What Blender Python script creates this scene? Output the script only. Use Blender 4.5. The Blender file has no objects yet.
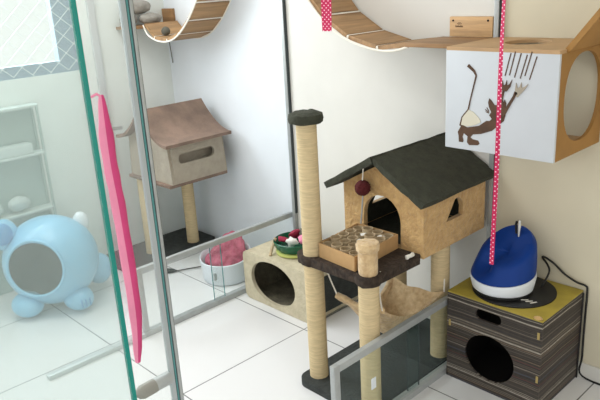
import bpy, bmesh, math, random
from math import pi, sin, cos, radians
from mathutils import Vector, Matrix
from mathutils.geometry import tessellate_polygon
random.seed(7)
S = bpy.context.scene
COL = S.collection

# ------------------------------------------------------------------ materials
def lin(c):
    return tuple(((v/255)/12.92 if v/255 <= .04045 else (((v/255)+.055)/1.055)**2.4) for v in c) + (1,)
class NT:
    def __init__(s, name):
        s.m = bpy.data.materials.new(name); s.m.use_nodes = True
        s.t = s.m.node_tree; s.n = s.t.nodes; s.l = s.t.links
        s.b = s.n['Principled BSDF']
    def node(s, typ, **kw):
        x = s.n.new(typ)
        for k, v in kw.items():
            if k in x.inputs: x.inputs[k].default_value = v
            else: setattr(x, k, v)
        return x
    def link(s, a, b): s.l.new(a, b)
def mat(name, col, rough=.6, metal=0, var=.0, scale=8, stretch=(1,1,1), bump=0, bscale=80, spec=.4, dark=None, detail=4, sheen=0):
    n = NT(name); b = n.b
    b.inputs['Base Color'].default_value = lin(col); b.inputs['Roughness'].default_value = rough
    b.inputs['Metallic'].default_value = metal; b.inputs['Specular IOR Level'].default_value = spec
    if sheen: b.inputs['Sheen Weight'].default_value = sheen
    tc = n.node('ShaderNodeTexCoord'); mp = n.node('ShaderNodeMapping'); mp.inputs['Scale'].default_value = stretch
    n.link(tc.outputs['Object'], mp.inputs['Vector'])
    if var or dark:
        no = n.node('ShaderNodeTexNoise', Scale=scale, Detail=detail, Roughness=.6)
        n.link(mp.outputs['Vector'], no.inputs['Vector'])
        r = n.node('ShaderNodeValToRGB')
        c0 = dark if dark else tuple(max(0, v*(1-var)) for v in col)
        c1 = tuple(min(255, v*(1+var*.6)) for v in col)
        r.color_ramp.elements[0].position = .33; r.color_ramp.elements[0].color = lin(c0)
        r.color_ramp.elements[1].position = .67; r.color_ramp.elements[1].color = lin(c1)
        n.link(no.outputs['Fac'], r.inputs['Fac']); n.link(r.outputs['Color'], b.inputs['Base Color'])
    if bump:
        nb = n.node('ShaderNodeTexNoise', Scale=bscale, Detail=3); n.link(mp.outputs['Vector'], nb.inputs['Vector'])
        bp = n.node('ShaderNodeBump', Strength=bump, Distance=.01)
        n.link(nb.outputs['Fac'], bp.inputs['Height']); n.link(bp.outputs['Normal'], b.inputs['Normal'])
    return n.m
def wood(name, col, axis, var=.22):
    st = [14, 14, 14]; st[axis] = 1.2
    return mat(name, col, rough=.55, var=var, scale=3, stretch=tuple(st), bump=.15, bscale=10, detail=5)
def glass(name, tint, haze, hazecol=(235, 240, 240), gloss=.06):  # haze is a diffuse share standing in for reflections of the bright room
    n = NT(name); n.n.remove(n.b)
    out = [x for x in n.n if x.type == 'OUTPUT_MATERIAL'][0]
    tr = n.node('ShaderNodeBsdfTransparent'); tr.inputs['Color'].default_value = (*tint, 1)
    df = n.node('ShaderNodeBsdfDiffuse'); df.inputs['Color'].default_value = lin(hazecol)
    gl = n.node('ShaderNodeBsdfGlossy'); gl.inputs['Roughness'].default_value = .04
    m1 = n.node('ShaderNodeMixShader'); m2 = n.node('ShaderNodeMixShader')
    m1.inputs[0].default_value = haze; m2.inputs[0].default_value = gloss
    n.link(tr.outputs[0], m1.inputs[1]); n.link(df.outputs[0], m1.inputs[2])
    n.link(m1.outputs[0], m2.inputs[1]); n.link(gl.outputs[0], m2.inputs[2])
    n.link(m2.outputs[0], out.inputs['Surface'])
    return n.m

M = {}
M['wall_cool'] = mat('wall_cool', (222, 228, 233), .85, var=.02, scale=2)
M['wall_mid'] = mat('wall_mid', (218, 217, 211), .85, var=.02, scale=2)
M['wall_warm'] = mat('wall_warm', (214, 207, 184), .85, var=.02, scale=2)
M['wall_left'] = mat('wall_left', (226, 232, 228), .85, var=.03, scale=2)
M['ceiling'] = mat('ceiling_paint', (235, 235, 232), .9)
M['alu'] = mat('aluminium', (176, 180, 180), .38, .35, var=.04, scale=20)
M['alu_light'] = mat('aluminium_light', (200, 205, 206), .4, .25)
M['alu_white'] = mat('aluminium_white', (176, 184, 186), .45, .1)
M['alu_dull'] = mat('aluminium_dull', (148, 146, 138), .6, .1)
M['seal'] = mat('dark_seal', (58, 66, 68), .6)
M['teal'] = mat('glass_edge_teal', (0, 134, 122), .25, spec=.5)
M['teal_pale'] = mat('glass_edge_pale', (80, 140, 140), .25, spec=.5)
M['frame_blue'] = mat('window_frame_blue', (132, 152, 168), .5)
M['net'] = mat('net_cord', (246, 250, 250), .6)
M['slat'] = mat('bridge_slat_wood', (164, 130, 92), .6, var=.14, scale=3, stretch=(14, 1.2, 14), bump=.15, bscale=10)
M['pine'] = wood('pine_board', (205, 168, 122), 0, .12)
M['plank'] = wood('plank_wood', (146, 112, 76), 0, .18)
M['rope'] = mat('white_rope', (235, 230, 218), .8, bump=.3, bscale=200)
M['lime_tab'] = mat('beige_tab', (168, 148, 92), .7)
M['mdf'] = mat('mdf', (184, 150, 110), .6, var=.05, scale=6)
M['mdf_side'] = mat('mdf_amber', (156, 114, 58), .6, var=.06, scale=6)
M['white_panel'] = mat('white_laminate', (198, 203, 208), .45, var=.01)
M['cut'] = mat('cutout_brown', (84, 60, 42), .7, var=.15, scale=20)
M['cut_grey'] = mat('cutout_grey', (160, 150, 134), .7)
M['cut_pale'] = mat('cutout_pale', (205, 200, 182), .7)
M['dark'] = mat('dark_opening', (24, 22, 20), .9)  # black for painted shade in the record box, and for screws
M['sisal'] = mat('sisal', (210, 189, 148), .85, var=.07, scale=6, stretch=(3, 3, 40), bump=.4, bscale=5)
M['plush'] = mat('beige_plush', (208, 172, 116), .95, dark=(184, 146, 94), scale=35, bump=.9, bscale=70, sheen=.3)
M['plush_light'] = mat('sand_plush', (222, 196, 152), .95, dark=(192, 160, 118), scale=40, bump=.9, bscale=70, sheen=.3)
M['plush_dark'] = mat('charcoal_plush', (64, 66, 54), .95, dark=(52, 54, 44), scale=30, bump=.6, bscale=90)
M['plush_brown'] = mat('brown_plush', (70, 58, 48), .95, dark=(44, 36, 31), scale=40, bump=.9, bscale=80)
M['base_carpet'] = mat('base_carpet', (62, 66, 64), .95, dark=(50, 53, 52), scale=30, bump=.6, bscale=90)
M['scratch'] = mat('greige_carpet', (204, 194, 168), .95, dark=(186, 176, 150), scale=30, bump=.5, bscale=120)
M['scratch_in'] = mat('shaded_carpet', (104, 98, 80), .95, dark=(78, 74, 62), scale=25, bump=.6, bscale=90)  # darker carpet tone paints the shade inside the scratcher box
M['house_wall'] = mat('taupe_felt', (172, 163, 147), .9, dark=(160, 151, 136), scale=20, bump=.3)
M['house_wall_pink'] = mat('taupe_roof', (142, 120, 106), .9, dark=(112, 95, 84), scale=7, bump=.3)
M['card'] = mat('cardboard', (182, 146, 100), .8, var=.08, scale=8)
M['tube'] = mat('cardboard_tube', (186, 166, 134), .8, var=.08)
M['paper'] = mat('white_paper', (232, 230, 222), .8)
M['green'] = mat('green_plastic', (16, 88, 62), .25, spec=.5)
M['lime'] = mat('lime_plastic', (196, 204, 120), .35)
M['red'] = mat('red_felt', (150, 40, 66), .8)
M['maroon'] = mat('maroon_pompom', (84, 26, 28), .95, bump=1, bscale=120)
M['grey'] = mat('grey_plush', (150, 146, 138), .95, var=.12, scale=12, bump=.6)
M['hot'] = mat('hot_pink_fabric', (212, 72, 128), .8, var=.06, bump=.3, bscale=60)
M['hot_light'] = mat('light_pink_fabric', (236, 142, 172), .8, var=.04, bump=.3, bscale=60)
M['pinkcloth'] = mat('pink_cloth', (196, 104, 126), .9, dark=(140, 58, 80), scale=14, bump=.5, bscale=30)
M['white_plastic'] = mat('white_plastic', (226, 232, 238), .3, spec=.5)
M['blue'] = mat('blue_plastic', (2, 52, 128), .5, spec=.25)
M['blue_dark'] = mat('blue_plastic_deep', (12, 44, 108), .35)
M['black'] = mat('black_plastic', (30, 30, 30), .45)
M['ball'] = mat('dark_ball', (92, 90, 80), .9, bump=.6)
M['chrome'] = mat('chrome', (205, 205, 205), .15, 1)
M['yellow'] = mat('yellow_board', (172, 154, 62), .6, var=.08, scale=10)
M['cave'] = mat('pale_blue_plastic', (128, 188, 222), .3, spec=.5)
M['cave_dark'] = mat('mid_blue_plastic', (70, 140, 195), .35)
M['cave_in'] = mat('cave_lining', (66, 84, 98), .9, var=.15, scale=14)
M['shelf'] = mat('grey_green_metal', (158, 176, 170), .6)
M['shelf_white'] = mat('white_box', (190, 202, 198), .6)
M['glassA'] = glass('reflect_haze_glass', (.955, .985, .98), .10, (196, 216, 212), .03)
M['glassB'] = glass('clear_sliding_glass', (.98, .99, .985), .10, (230, 236, 234), .02)
M['glassC'] = glass('gate_glass', (.975, .99, .985), .03, (220, 235, 232), .02)
M['glassD'] = glass('smoked_gate_glass', (.93, .96, .955), .02, (160, 185, 182), .02)

def floor_mat():
    n = NT('white_tiles'); b = n.b
    tc = n.node('ShaderNodeTexCoord'); sp = n.node('ShaderNodeSeparateXYZ'); n.link(tc.outputs['Object'], sp.inputs[0])
    def line(sock, off, per, w):
        a = n.node('ShaderNodeMath', operation='SUBTRACT'); n.link(sock, a.inputs[0]); a.inputs[1].default_value = off
        d = n.node('ShaderNodeMath', operation='DIVIDE'); n.link(a.outputs[0], d.inputs[0]); d.inputs[1].default_value = per
        r = n.node('ShaderNodeMath', operation='ROUND'); n.link(d.outputs[0], r.inputs[0])
        e = n.node('ShaderNodeMath', operation='SUBTRACT'); n.link(d.outputs[0], e.inputs[0]); n.link(r.outputs[0], e.inputs[1])
        f = n.node('ShaderNodeMath', operation='ABSOLUTE'); n.link(e.outputs[0], f.inputs[0])
        g = n.node('ShaderNodeMath', operation='LESS_THAN'); n.link(f.outputs[0], g.inputs[0]); g.inputs[1].default_value = w/per
        return g.outputs[0]
    x = line(sp.outputs[0], -2.70, .60, .0026); y = line(sp.outputs[1], 1.24, .70, .0026)
    mx = n.node('ShaderNodeMath', operation='MAXIMUM'); n.link(x, mx.inputs[0]); n.link(y, mx.inputs[1])
    m = n.node('ShaderNodeMix', data_type='RGBA'); n.link(mx.outputs[0], m.inputs[0])
    m.inputs[6].default_value = lin((226, 226, 226)); m.inputs[7].default_value = lin((112, 112, 114))
    n.link(m.outputs[2], b.inputs['Base Color'])
    b.inputs['Roughness'].default_value = .28; b.inputs['Specular IOR Level'].default_value = .4
    return n.m
M['floor'] = floor_mat()
def spine_mat():
    n = NT('printed_record_spines'); b = n.b
    tc = n.node('ShaderNodeTexCoord')
    sp = n.node('ShaderNodeSeparateXYZ'); n.link(tc.outputs['Object'], sp.inputs[0])
    wv = n.node('ShaderNodeTexNoise', Scale=9.0, Detail=1); n.link(tc.outputs['Object'], wv.inputs['Vector'])
    z = n.node('ShaderNodeMath', operation='MULTIPLY'); n.link(sp.outputs[2], z.inputs[0]); z.inputs[1].default_value = 300
    zz = n.node('ShaderNodeMath', operation='MULTIPLY_ADD'); n.link(wv.outputs['Fac'], zz.inputs[0]); zz.inputs[1].default_value = 2.6; n.link(z.outputs[0], zz.inputs[2])
    fl = n.node('ShaderNodeMath', operation='FLOOR'); n.link(zz.outputs[0], fl.inputs[0])
    wn = n.node('ShaderNodeTexWhiteNoise', noise_dimensions='1D'); n.link(fl.outputs[0], wn.inputs['W'])
    r = n.node('ShaderNodeValToRGB'); r.color_ramp.interpolation = 'CONSTANT'; e = r.color_ramp.elements
    e[0].position = 0; e[0].color = lin((26, 24, 24)); e[1].position = .95; e[1].color = lin((196, 190, 178))
    for p, col in ((.22, (52, 48, 46)), (.38, (84, 76, 68)), (.5, (36, 36, 42)), (.62, (118, 108, 94)), (.72, (58, 50, 46)), (.8, (146, 138, 126)), (.86, (96, 44, 44)), (.88, (60, 72, 92)), (.91, (128, 108, 84))):
        q = e.new(p); q.color = lin(col)
    n.link(wn.outputs['Value'], r.inputs['Fac'])
    g = n.node('ShaderNodeTexNoise', Scale=60.0, Detail=3); n.link(tc.outputs['Object'], g.inputs['Vector'])
    m = n.node('ShaderNodeMix', data_type='RGBA'); m.inputs[7].default_value = lin((70, 62, 54))
    gm = n.node('ShaderNodeMath', operation='MULTIPLY'); n.link(g.outputs['Fac'], gm.inputs[0]); gm.inputs[1].default_value = .8
    n.link(gm.outputs[0], m.inputs[0]); n.link(r.outputs['Color'], m.inputs[6]); n.link(m.outputs[2], b.inputs['Base Color'])
    b.inputs['Roughness'].default_value = .7
    return n.m
M['spines'] = spine_mat()
def ribbon_mat():
    n = NT('dotted_ribbon'); b = n.b
    tc = n.node('ShaderNodeTexCoord'); mp = n.node('ShaderNodeMapping')
    mp.inputs['Rotation'].default_value = (0, radians(45), 0)
    n.link(tc.outputs['Object'], mp.inputs['Vector'])
    vm = n.node('ShaderNodeVectorMath', operation='SCALE'); n.link(mp.outputs[0], vm.inputs[0]); vm.inputs['Scale'].default_value = 85
    fr = n.node('ShaderNodeVectorMath', operation='FRACTION'); n.link(vm.outputs[0], fr.inputs[0])
    sb = n.node('ShaderNodeVectorMath', operation='SUBTRACT'); n.link(fr.outputs[0], sb.inputs[0]); sb.inputs[1].default_value = (.5, .5, .5)
    ml = n.node('ShaderNodeVectorMath', operation='MULTIPLY'); n.link(sb.outputs[0], ml.inputs[0]); ml.inputs[1].default_value = (1, 0, 1)
    ln = n.node('ShaderNodeVectorMath', operation='LENGTH'); n.link(ml.outputs[0], ln.inputs[0])
    lt = n.node('ShaderNodeMath', operation='LESS_THAN'); n.link(ln.outputs['Value'], lt.inputs[0]); lt.inputs[1].default_value = .2
    m = n.node('ShaderNodeMix', data_type='RGBA'); n.link(lt.outputs[0], m.inputs[0])
    m.inputs[6].default_value = lin((194, 12, 80)); m.inputs[7].default_value = lin((240, 200, 215))
    n.link(m.outputs[2], b.inputs['Base Color']); b.inputs['Roughness'].default_value = .6
    return n.m
M['ribbon'] = ribbon_mat()

# ------------------------------------------------------------------ object helpers
def link_obj(name, bm, m, parent=None, org=None, smooth=35, kind=None):
    if parent is not None: org = parent.get('_o')
    org = Vector(org) if org is not None else Vector((0, 0, 0))
    bmesh.ops.recalc_face_normals(bm, faces=bm.faces)
    bmesh.ops.translate(bm, verts=bm.verts, vec=-org)
    me = bpy.data.meshes.new(name); 
    for f in bm.faces: f.smooth = True
    bm.to_mesh(me); bm.free()
    me.set_sharp_from_angle(angle=radians(smooth))
    o = bpy.data.objects.new(name, me); COL.objects.link(o)
    if not isinstance(m, (list, tuple)): m = [m]
    for x in m: me.materials.append(M[x] if isinstance(x, str) else x)
    if parent is not None: o.parent = parent
    else: o.location = org
    o['_o'] = tuple(org)
    if kind: o['kind'] = kind
    return o
def thing(name, label, cat, loc, group=None):
    o = bpy.data.objects.new(name, None); COL.objects.link(o); o.location = loc
    o.empty_display_size = .05
    o['label'] = label; o['category'] = cat; o['_o'] = tuple(loc)
    if group: o['group'] = group
    return o
def single(name, bm, m, label, cat, loc, group=None, smooth=35):
    o = link_obj(name, bm, m, None, loc, smooth); o['label'] = label; o['category'] = cat
    if group: o['group'] = group
    return o
def struct(name, bm, m): return link_obj(name, bm, m, None, (0, 0, 0), kind='structure')
B = bmesh.new
def box(bm, lo, hi, bev=0, seg=2):
    r = bmesh.ops.create_cube(bm, size=1)
    vs = r['verts']
    for v in vs: v.co = Vector([lo[i]+(v.co[i]+.5)*(hi[i]-lo[i]) for i in range(3)])
    if bev:
        es = list({e for v in vs for e in v.link_edges})
        bmesh.ops.bevel(bm, geom=es, offset=bev, segments=seg, affect='EDGES', profile=.6)
    return bm
def obox(bm, c, axes, size, bev=0):
    r = bmesh.ops.create_cube(bm, size=1); vs = r['verts']
    for v in vs:
        k = v.co.copy(); v.co = Vector(c)+sum((Vector(axes[i])*k[i]*size[i] for i in range(3)), Vector())
    if bev: bmesh.ops.bevel(bm, geom=list({e for v in vs for e in v.link_edges}), offset=bev, segments=2, affect='EDGES')
    return bm
def tube(bm, pts, r, seg=10, rr=None):
    pts = [Vector(p) for p in pts]; rings = []
    up = None
    for i, p in enumerate(pts):
        d = (pts[min(i+1, len(pts)-1)]-pts[max(i-1, 0)]).normalized()
        if up is None:
            up = Vector((0, 0, 1)) if abs(d.z) < .9 else Vector((1, 0, 0))
        a = d.cross(up).normalized(); b = a.cross(d).normalized(); up = b
        ri = rr[i] if rr else r
        rings.append([bm.verts.new(p+(a*cos(2*pi*k/seg)+b*sin(2*pi*k/seg))*ri) for k in range(seg)])
    for i in range(len(rings)-1):
        for k in range(seg):
            bm.faces.new((rings[i][k], rings[i][(k+1) % seg], rings[i+1][(k+1) % seg], rings[i+1][k]))
    bm.faces.new(rings[0][::-1]); bm.faces.new(rings[-1])
    return bm
def loft(bm, rings, seg=40, cap0=True, cap1=True, fn=None):
    """rings: (cx,cy,cz,rx,ry[,tiltY]) ellipses"""
    R = []
    for q in rings:
        cx, cy, cz, rx, ry = q[:5]; t = q[5] if len(q) > 5 else 0
        row = []
        for k in range(seg):
            a = 2*pi*k/seg; p = Vector((cx+rx*cos(a), cy+ry*sin(a), cz+t*sin(a)))
            if fn: p = fn(p, a, q)
            row.append(bm.verts.new(p))
        R.append(row)
    for i in range(len(R)-1):
        for k in range(seg):
            bm.faces.new((R[i][k], R[i][(k+1) % seg], R[i+1][(k+1) % seg], R[i+1][k]))
    if cap0: bm.faces.new(R[0][::-1])
    if cap1: bm.faces.new(R[-1])
    return bm
def cyl(bm, x, y, z0, z1, r, bev=.004, seg=32):
    return loft(bm, [(x, y, z0, r-bev, r-bev), (x, y, z0+bev, r, r), (x, y, z1-bev, r, r), (x, y, z1, r-bev, r-bev)], seg)
def plate(bm, outer, holes, t, o, u, v, n):
    """2-D polygon with holes in the frame o,u,v, given thickness t along n"""
    o, u, v, n = Vector(o), Vector(u), Vector(v), Vector(n)
    loops = [outer]+list(holes)
    tri = tessellate_polygon([[Vector((a, b, 0)) for a, b in lp] for lp in loops])
    flat = [p for lp in loops for p in lp]
    A = [bm.verts.new(o+u*a+v*b) for a, b in flat]; C = [bm.verts.new(o+u*a+v*b+n*t) for a, b in flat]
    for a, b, c in tri:
        try: bm.faces.new((A[a], A[b], A[c])); bm.faces.new((C[c], C[b], C[a]))
        except ValueError: pass
    k = 0
    for lp in loops:
        m = len(lp)
        for i in range(m):
            j = (i+1) % m
            bm.faces.new((A[k+i], A[k+j], C[k+j], C[k+i]))
        k += m
    return bm
def ell(cx, cy, rx, ry, n=40, p=2.0):
    out = []
    for i in range(n):
        a = 2*pi*i/n; c, s = cos(a), sin(a)
        out.append((cx+rx*math.copysign(abs(c)**(2/p), c), cy+ry*math.copysign(abs(s)**(2/p), s)))
    return out
def rrect(x0, y0, x1, y1, r, n=6):
    out = []
    for cx, cy, a0 in ((x1-r, y1-r, 0), (x0+r, y1-r, 90), (x0+r, y0+r, 180), (x1-r, y0+r, 270)):
        for i in range(n+1):
            a = radians(a0+90*i/n); out.append((cx+r*cos(a), cy+r*sin(a)))
    return out
def arch(x0, x1, y0, ytop, n=16):
    r = (x1-x0)/2; cx = (x0+x1)/2; ys = ytop-r*1.05
    return [(x0, y0), (x1, y0)]+[(cx+r*cos(pi*i/n), ys+r*1.05*sin(pi*i/n)) for i in range(n+1)]
def blob(bm, c, r, sub=3, amp=0, seed=0, freq=9):
    from mathutils import noise
    q = bmesh.ops.create_icosphere(bm, subdivisions=sub, radius=1)
    for v in q['verts']:
        d = v.co.normalized(); k = 1+amp*noise.noise(d*freq*.3+Vector((seed, seed, seed)))
        v.co = Vector(c)+Vector((d.x*r[0], d.y*r[1], d.z*r[2]))*k
    return bm
def fuzz(bm, amp, freq=60, cuts=0):
    from mathutils import noise
    if cuts: bmesh.ops.subdivide_edges(bm, edges=bm.edges, cuts=cuts, use_grid_fill=True)
    bm.normal_update()
    mv = [(v, v.normal*noise.noise(v.co*freq)*amp) for v in bm.verts]
    for v, d in mv: v.co += d
    return bm
def smoothpath(P, n=6):
    out = []
    for i in range(len(P)-1):
        p0 = Vector(P[max(i-1, 0)]); p1 = Vector(P[i]); p2 = Vector(P[i+1]); p3 = Vector(P[min(i+2, len(P)-1)])
        for k in range(n):
            t = k/n
            out.append(.5*((2*p1)+(p2-p0)*t+(2*p0-5*p1+4*p2-p3)*t*t+(3*p1-p0-3*p2+p3)*t**3))
    out.append(Vector(P[-1])); return out
X, Y, Z = Vector((1, 0, 0)), Vector((0, 1, 0)), Vector((0, 0, 1))
YW = 2.40; CEIL = 2.6

# ------------------------------------------------------------------ room
struct('floor', box(B(), (-3.9, -1.2, -.05), (1.9, 2.6, 0)), 'floor')
struct('ceiling', box(B(), (-3.9, -.2, CEIL), (1.9, 2.6, CEIL+.05)), 'ceiling')
struct('wall_back', box(B(), (-3.7, YW, 0), (-2.60, YW+.12, CEIL)), 'wall_cool')
struct('wall_back', box(B(), (-2.60, YW, 0), (-1.375, YW+.12, CEIL)), 'wall_mid')
struct('wall_back', box(B(), (-1.375, YW, 0), (1.9, YW+.12, CEIL)), 'wall_warm')
WY0, WY1, WZ0, WZ1 = .10, 1.81, 1.168, 2.35
wl = B()
plate(wl, [(-1.2, 0), (2.52, 0), (2.52, CEIL), (-1.2, CEIL)], [[(WY0, WZ0), (WY1, WZ0), (WY1, WZ1), (WY0, WZ1)]], .12, (-3.7, 0, 0), Y, Z, -X)
struct('wall_left', wl, 'wall_left')
struct('baseboard_back', box(B(), (-2.59, YW-.008, .0), (1.9, YW, .07), .002), 'wall_mid')
# window: frame with cat net stretched across
fr = B()
plate(fr, [(WY0, WZ0), (WY1, WZ0), (WY1, WZ1), (WY0, WZ1)], [rrect(WY0+.12, WZ0+.065, WY1-.13, WZ1-.08, .004, 1)], .05, (-3.715, 0, 0), Y, Z, -X)
win = link_obj('window_1', fr, 'frame_blue', None, (0, 0, 0), kind='structure')
nt = B(); st = .095
def clipseg(p, q):
    # sample-clip a diagonal to the window rectangle
    pts = [(p[0]+(q[0]-p[0])*i/400, p[1]+(q[1]-p[1])*i/400) for i in range(401)]
    ins = [a for a in pts if WY0+.003 < a[0] < WY1-.003 and WZ0+.003 < a[1] < WZ1-.003]
    return (ins[0], ins[-1]) if len(ins) > 3 else None
k = -40
while k < 80:
    b0 = k*st
    for sgn in (1, -1):
        s_ = clipseg((WY0-1, b0+sgn*(-1)*.9 + (0 if sgn > 0 else 1.5)), (WY1+1, b0+sgn*(WY1-WY0+1)*.9 + (0 if sgn > 0 else 1.5)))
        if s_: tube(nt, [(-3.711, *s_[0]), (-3.711, *s_[1])], .0017, 4)
    k += 1
link_obj('window_net', nt, 'net', win)
struct('trim_1', box(B(), (-3.7, 1.88, 0), (-3.68, 1.925, CEIL), .003), 'alu_light')
# aluminium wall channels that receive the partitions
for i, (x, top) in enumerate(((-2.60, CEIL), (-1.385, CEIL))):
    c = B(); box(c, (x-.010, YW-.022, 0 if i == 0 else .36), (x+.010, YW, top), .001)
    o = link_obj('trim_%d' % (i+2), c, 'alu', None, (0, 0, 0), kind='structure')
    g = B(); box(g, (x+.0102, YW-.018, .36), (x+.0135, YW-.002, top-.01)); link_obj('rubber_seal', g, 'seal', o)

# ------------------------------------------------------------------ low glass gates
def gate(x, y0, y1, label, gl, h=.355):
    t = thing('glass_gate', label, 'gate', (x, y0, 0), 'low glass gates between the cat bays')
    w = .011
    f = B()
    box(f, (x-w, y0+.028, h-.028), (x+w, y1, h), .002); link_obj('top_rail', f, 'alu', t)
    f = B(); box(f, (x-w, y0, 0.028), (x+w, y0+.028, h), .002); link_obj('stile', f, 'alu', t)
    f = B(); box(f, (x-w-.004, y0, 0), (x+w+.004, y1, .028), .002); link_obj('bottom_rail', f, 'alu', t)
    ym = y0+(y1-y0)*.46
    a = B(); box(a, (x+.001, y0+.029, .029), (x+.005, ym+.03, h-.029)); link_obj('pane', a, gl, t)
    a = B(); box(a, (x-.006, ym-.03, .029), (x-.002, y1-.002, h-.029)); link_obj('pane', a, gl, t)
    for yy, xx in ((ym+.03, .003), (ym-.033, -.004)):
        e = B(); box(e, (x+xx-.002, yy, .029), (x+xx+.002, yy+.003, h-.029)); link_obj('pane_edge', e, 'teal_pale' if gl == 'glassC' else 'seal', t)
    return t
gA = gate(-2.64, 1.39, 2.395, 'low aluminium framed glass gate in front of the white pet tub', 'glassC')
gB = gate(-1.393, 1.405, 2.395, 'low aluminium framed glass gate in front of the carpeted cat tree base', 'glassD', .342)
s = B(); box(s, (-1.3875, 1.60, .155), (-1.385, 1.625, .20), .0008); link_obj('latch', s, 'white_plastic', gB)
single('floor_track', box(B(), (-2.656, .905, 0), (-2.624, 1.389, .022), .002), 'alu_light',
       'pale aluminium floor track running left of the low gate by the pet tub', 'track', (-2.64, 1.2, 0))

# ------------------------------------------------------------------ sliding glass doors in the foreground
PX, PY = -1.60, .925
d1 = thing('glass_door', 'tall glass door with painted reflection haze and a bright teal edge, nearest the camera', 'door', (-1.2, .2, 0))
link_obj('pane', box(B(), (-1.204, -.60, .003), (-1.196, .580, CEIL-.003)), 'glassA', d1)
link_obj('glass_edge', box(B(), (-1.205, .580, .003), (-1.195, .590, CEIL-.003), .001), 'teal', d1)
d2 = thing('glass_door', 'tall clear sliding glass door ending in a grey aluminium post', 'door', (PX, .4, 0))
yy = PY-.019
link_obj('pane', box(B(), (PX-.003, -.60, .003), (PX+.003, yy, CEIL-.003)), 'glassB', d2)
for nm, w, m, dx in (('post', .0145, 'alu_white', 0), ('rubber_seal', .002, 'seal', .002), ('glass_edge', .0065, 'teal_pale', .001),
                     ('rubber_seal', .003, 'seal', .002), ('post', .010, 'alu', .0005), ('rubber_seal', .002, 'seal', .002)):
    link_obj(nm, box(B(), (PX-.006, yy, 0), (PX+.006-dx, yy+w-.0002, CEIL), .0006), m, d2); yy += w
hbm = B(); tube(hbm, [(PX, .9055, .462), (PX, .853, .460)], .0205, 20); hb = link_obj('pull_bar', hbm, 'alu', d2)
hbm = B(); tube(hbm, [(PX, .8528, .460), (PX, .808, .458), (PX, .796, .457), (PX, .788, .457)], .02, 20, [.0215, .0215, .016, .006]); link_obj('end_cap', hbm, 'alu_dull', hb)
pk = thing('pink_fabric_sleeve', 'long pink fabric sleeve tapering at both ends, hanging beside the teal glass edge', 'fabric sleeve', (-1.575, .83, .56))
PKP = smoothpath([(-1.575, .806, 1.348), (-1.575, .803, 1.18), (-1.575, .809, 1.03), (-1.575, .812, .74), (-1.575, .797, .578)], 8)
def sleeve(a, b):
    bm = B(); R = []; seg = 10; n = len(PKP)-1
    for i, p in enumerate(PKP):
        u = i/n
        w = .0185*min(1, (.30+u*4.5))*(1 if u < .70 else 1-.55*((u-.70)/.30)**1.3)*(1+.05*sin(u*43))
        R.append([bm.verts.new(p+Vector((w*cos(a+(b-a)*k/seg), w*sin(a+(b-a)*k/seg), 0))) for k in range(seg+1)])
    for i in range(n):
        for k in range(seg): bm.faces.new((R[i][k], R[i][k+1], R[i+1][k+1], R[i+1][k]))
        bm.faces.new((R[i][0], R[i+1][0], R[i+1][seg], R[i][seg]))
    for row in (R[0], R[-1]): bm.faces.new(row)
    return bm
link_obj('light_side', sleeve(radians(-25), radians(-205)), 'hot_light', pk, smooth=60)
link_obj('deep_side', sleeve(radians(-25), radians(155)), 'hot', pk, smooth=60)
lp = B(); tube(lp, [(-1.575, .806, 1.343), (-1.578, .796, 1.352), (-1.59, .786, 1.345)], .0035, 8); link_obj('loop', lp, 'hot_light', pk)
st = B(); tube(st, [(-1.578, .818, 1.257), (-1.578, .852, 1.255)], .005, 10); link_obj('peg', st, 'alu', pk)

# ------------------------------------------------------------------ hanging plank bridges
def bridge(label, path, y0, y1, nslat, loc, gap=.018, skip=0):
    t = thing('plank_bridge', label, 'cat bridge', loc, 'hanging plank bridges on the back wall')
    P = smoothpath([(x, 0, z) for x, z in path])
    L = [0]
    for i in range(1, len(P)): L.append(L[-1]+(P[i]-P[i-1]).length)
    def at(s):
        for i in range(1, len(P)):
            if L[i] >= s: return P[i-1].lerp(P[i], (s-L[i-1])/max(1e-9, L[i]-L[i-1]))
        return P[-1]
    for i in range(nslat):
        s0 = L[-1]*i/nslat+gap/2; s1 = L[-1]*(i+1)/nslat-gap/2
        a, b = at(s0), at(s1); d = (b-a).normalized(); n = Y.cross(d).normalized()
        c = (a+b)/2+Vector((0, (y0+y1)/2, 0))
        link_obj('slat', obox(B(), c, (d, Y, n), ((b-a).length, y1-y0, .014), .002), 'slat', t)
    for y in (y0-.004, y1+.004):
        tube_b = B(); tube(tube_b, [p+Vector((0, y+(-.004 if y < 2.3 else 0), -.009)) for p in P], .005, 8); link_obj('rope', tube_b, 'rope', t)
    for i in range(1, nslat):
        p = at(L[-1]*i/nslat); r = B(); tube(r, [p+Vector((0, y0, 0)), p+Vector((0, y1, 0))], .0075, 8); link_obj('cross_cord', r, 'rope', t)
    return t
bridge('hanging wooden plank bridge with white rope, sagging from the upper left corner shelf',
       [(-3.56, 1.40), (-3.52, 1.345), (-3.42, 1.312), (-3.30, 1.315), (-3.20, 1.355), (-3.10, 1.43), (-3.02, 1.515), (-2.96, 1.60), (-2.90, 1.72), (-2.86, 1.86)], 2.16, 2.385, 8, (-3.2, 2.3, 1.31))
bridge('hanging wooden plank bridge with white rope, ending at the plank by the white cat box',
       [(-2.33, 1.86), (-2.28, 1.70), (-2.22, 1.59), (-2.145, 1.495), (-2.05, 1.41), (-1.93, 1.35), (-1.80, 1.318), (-1.70, 1.315), (-1.625, 1.333)], 2.15, 2.385, 6, (-1.9, 2.3, 1.31))
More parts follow.
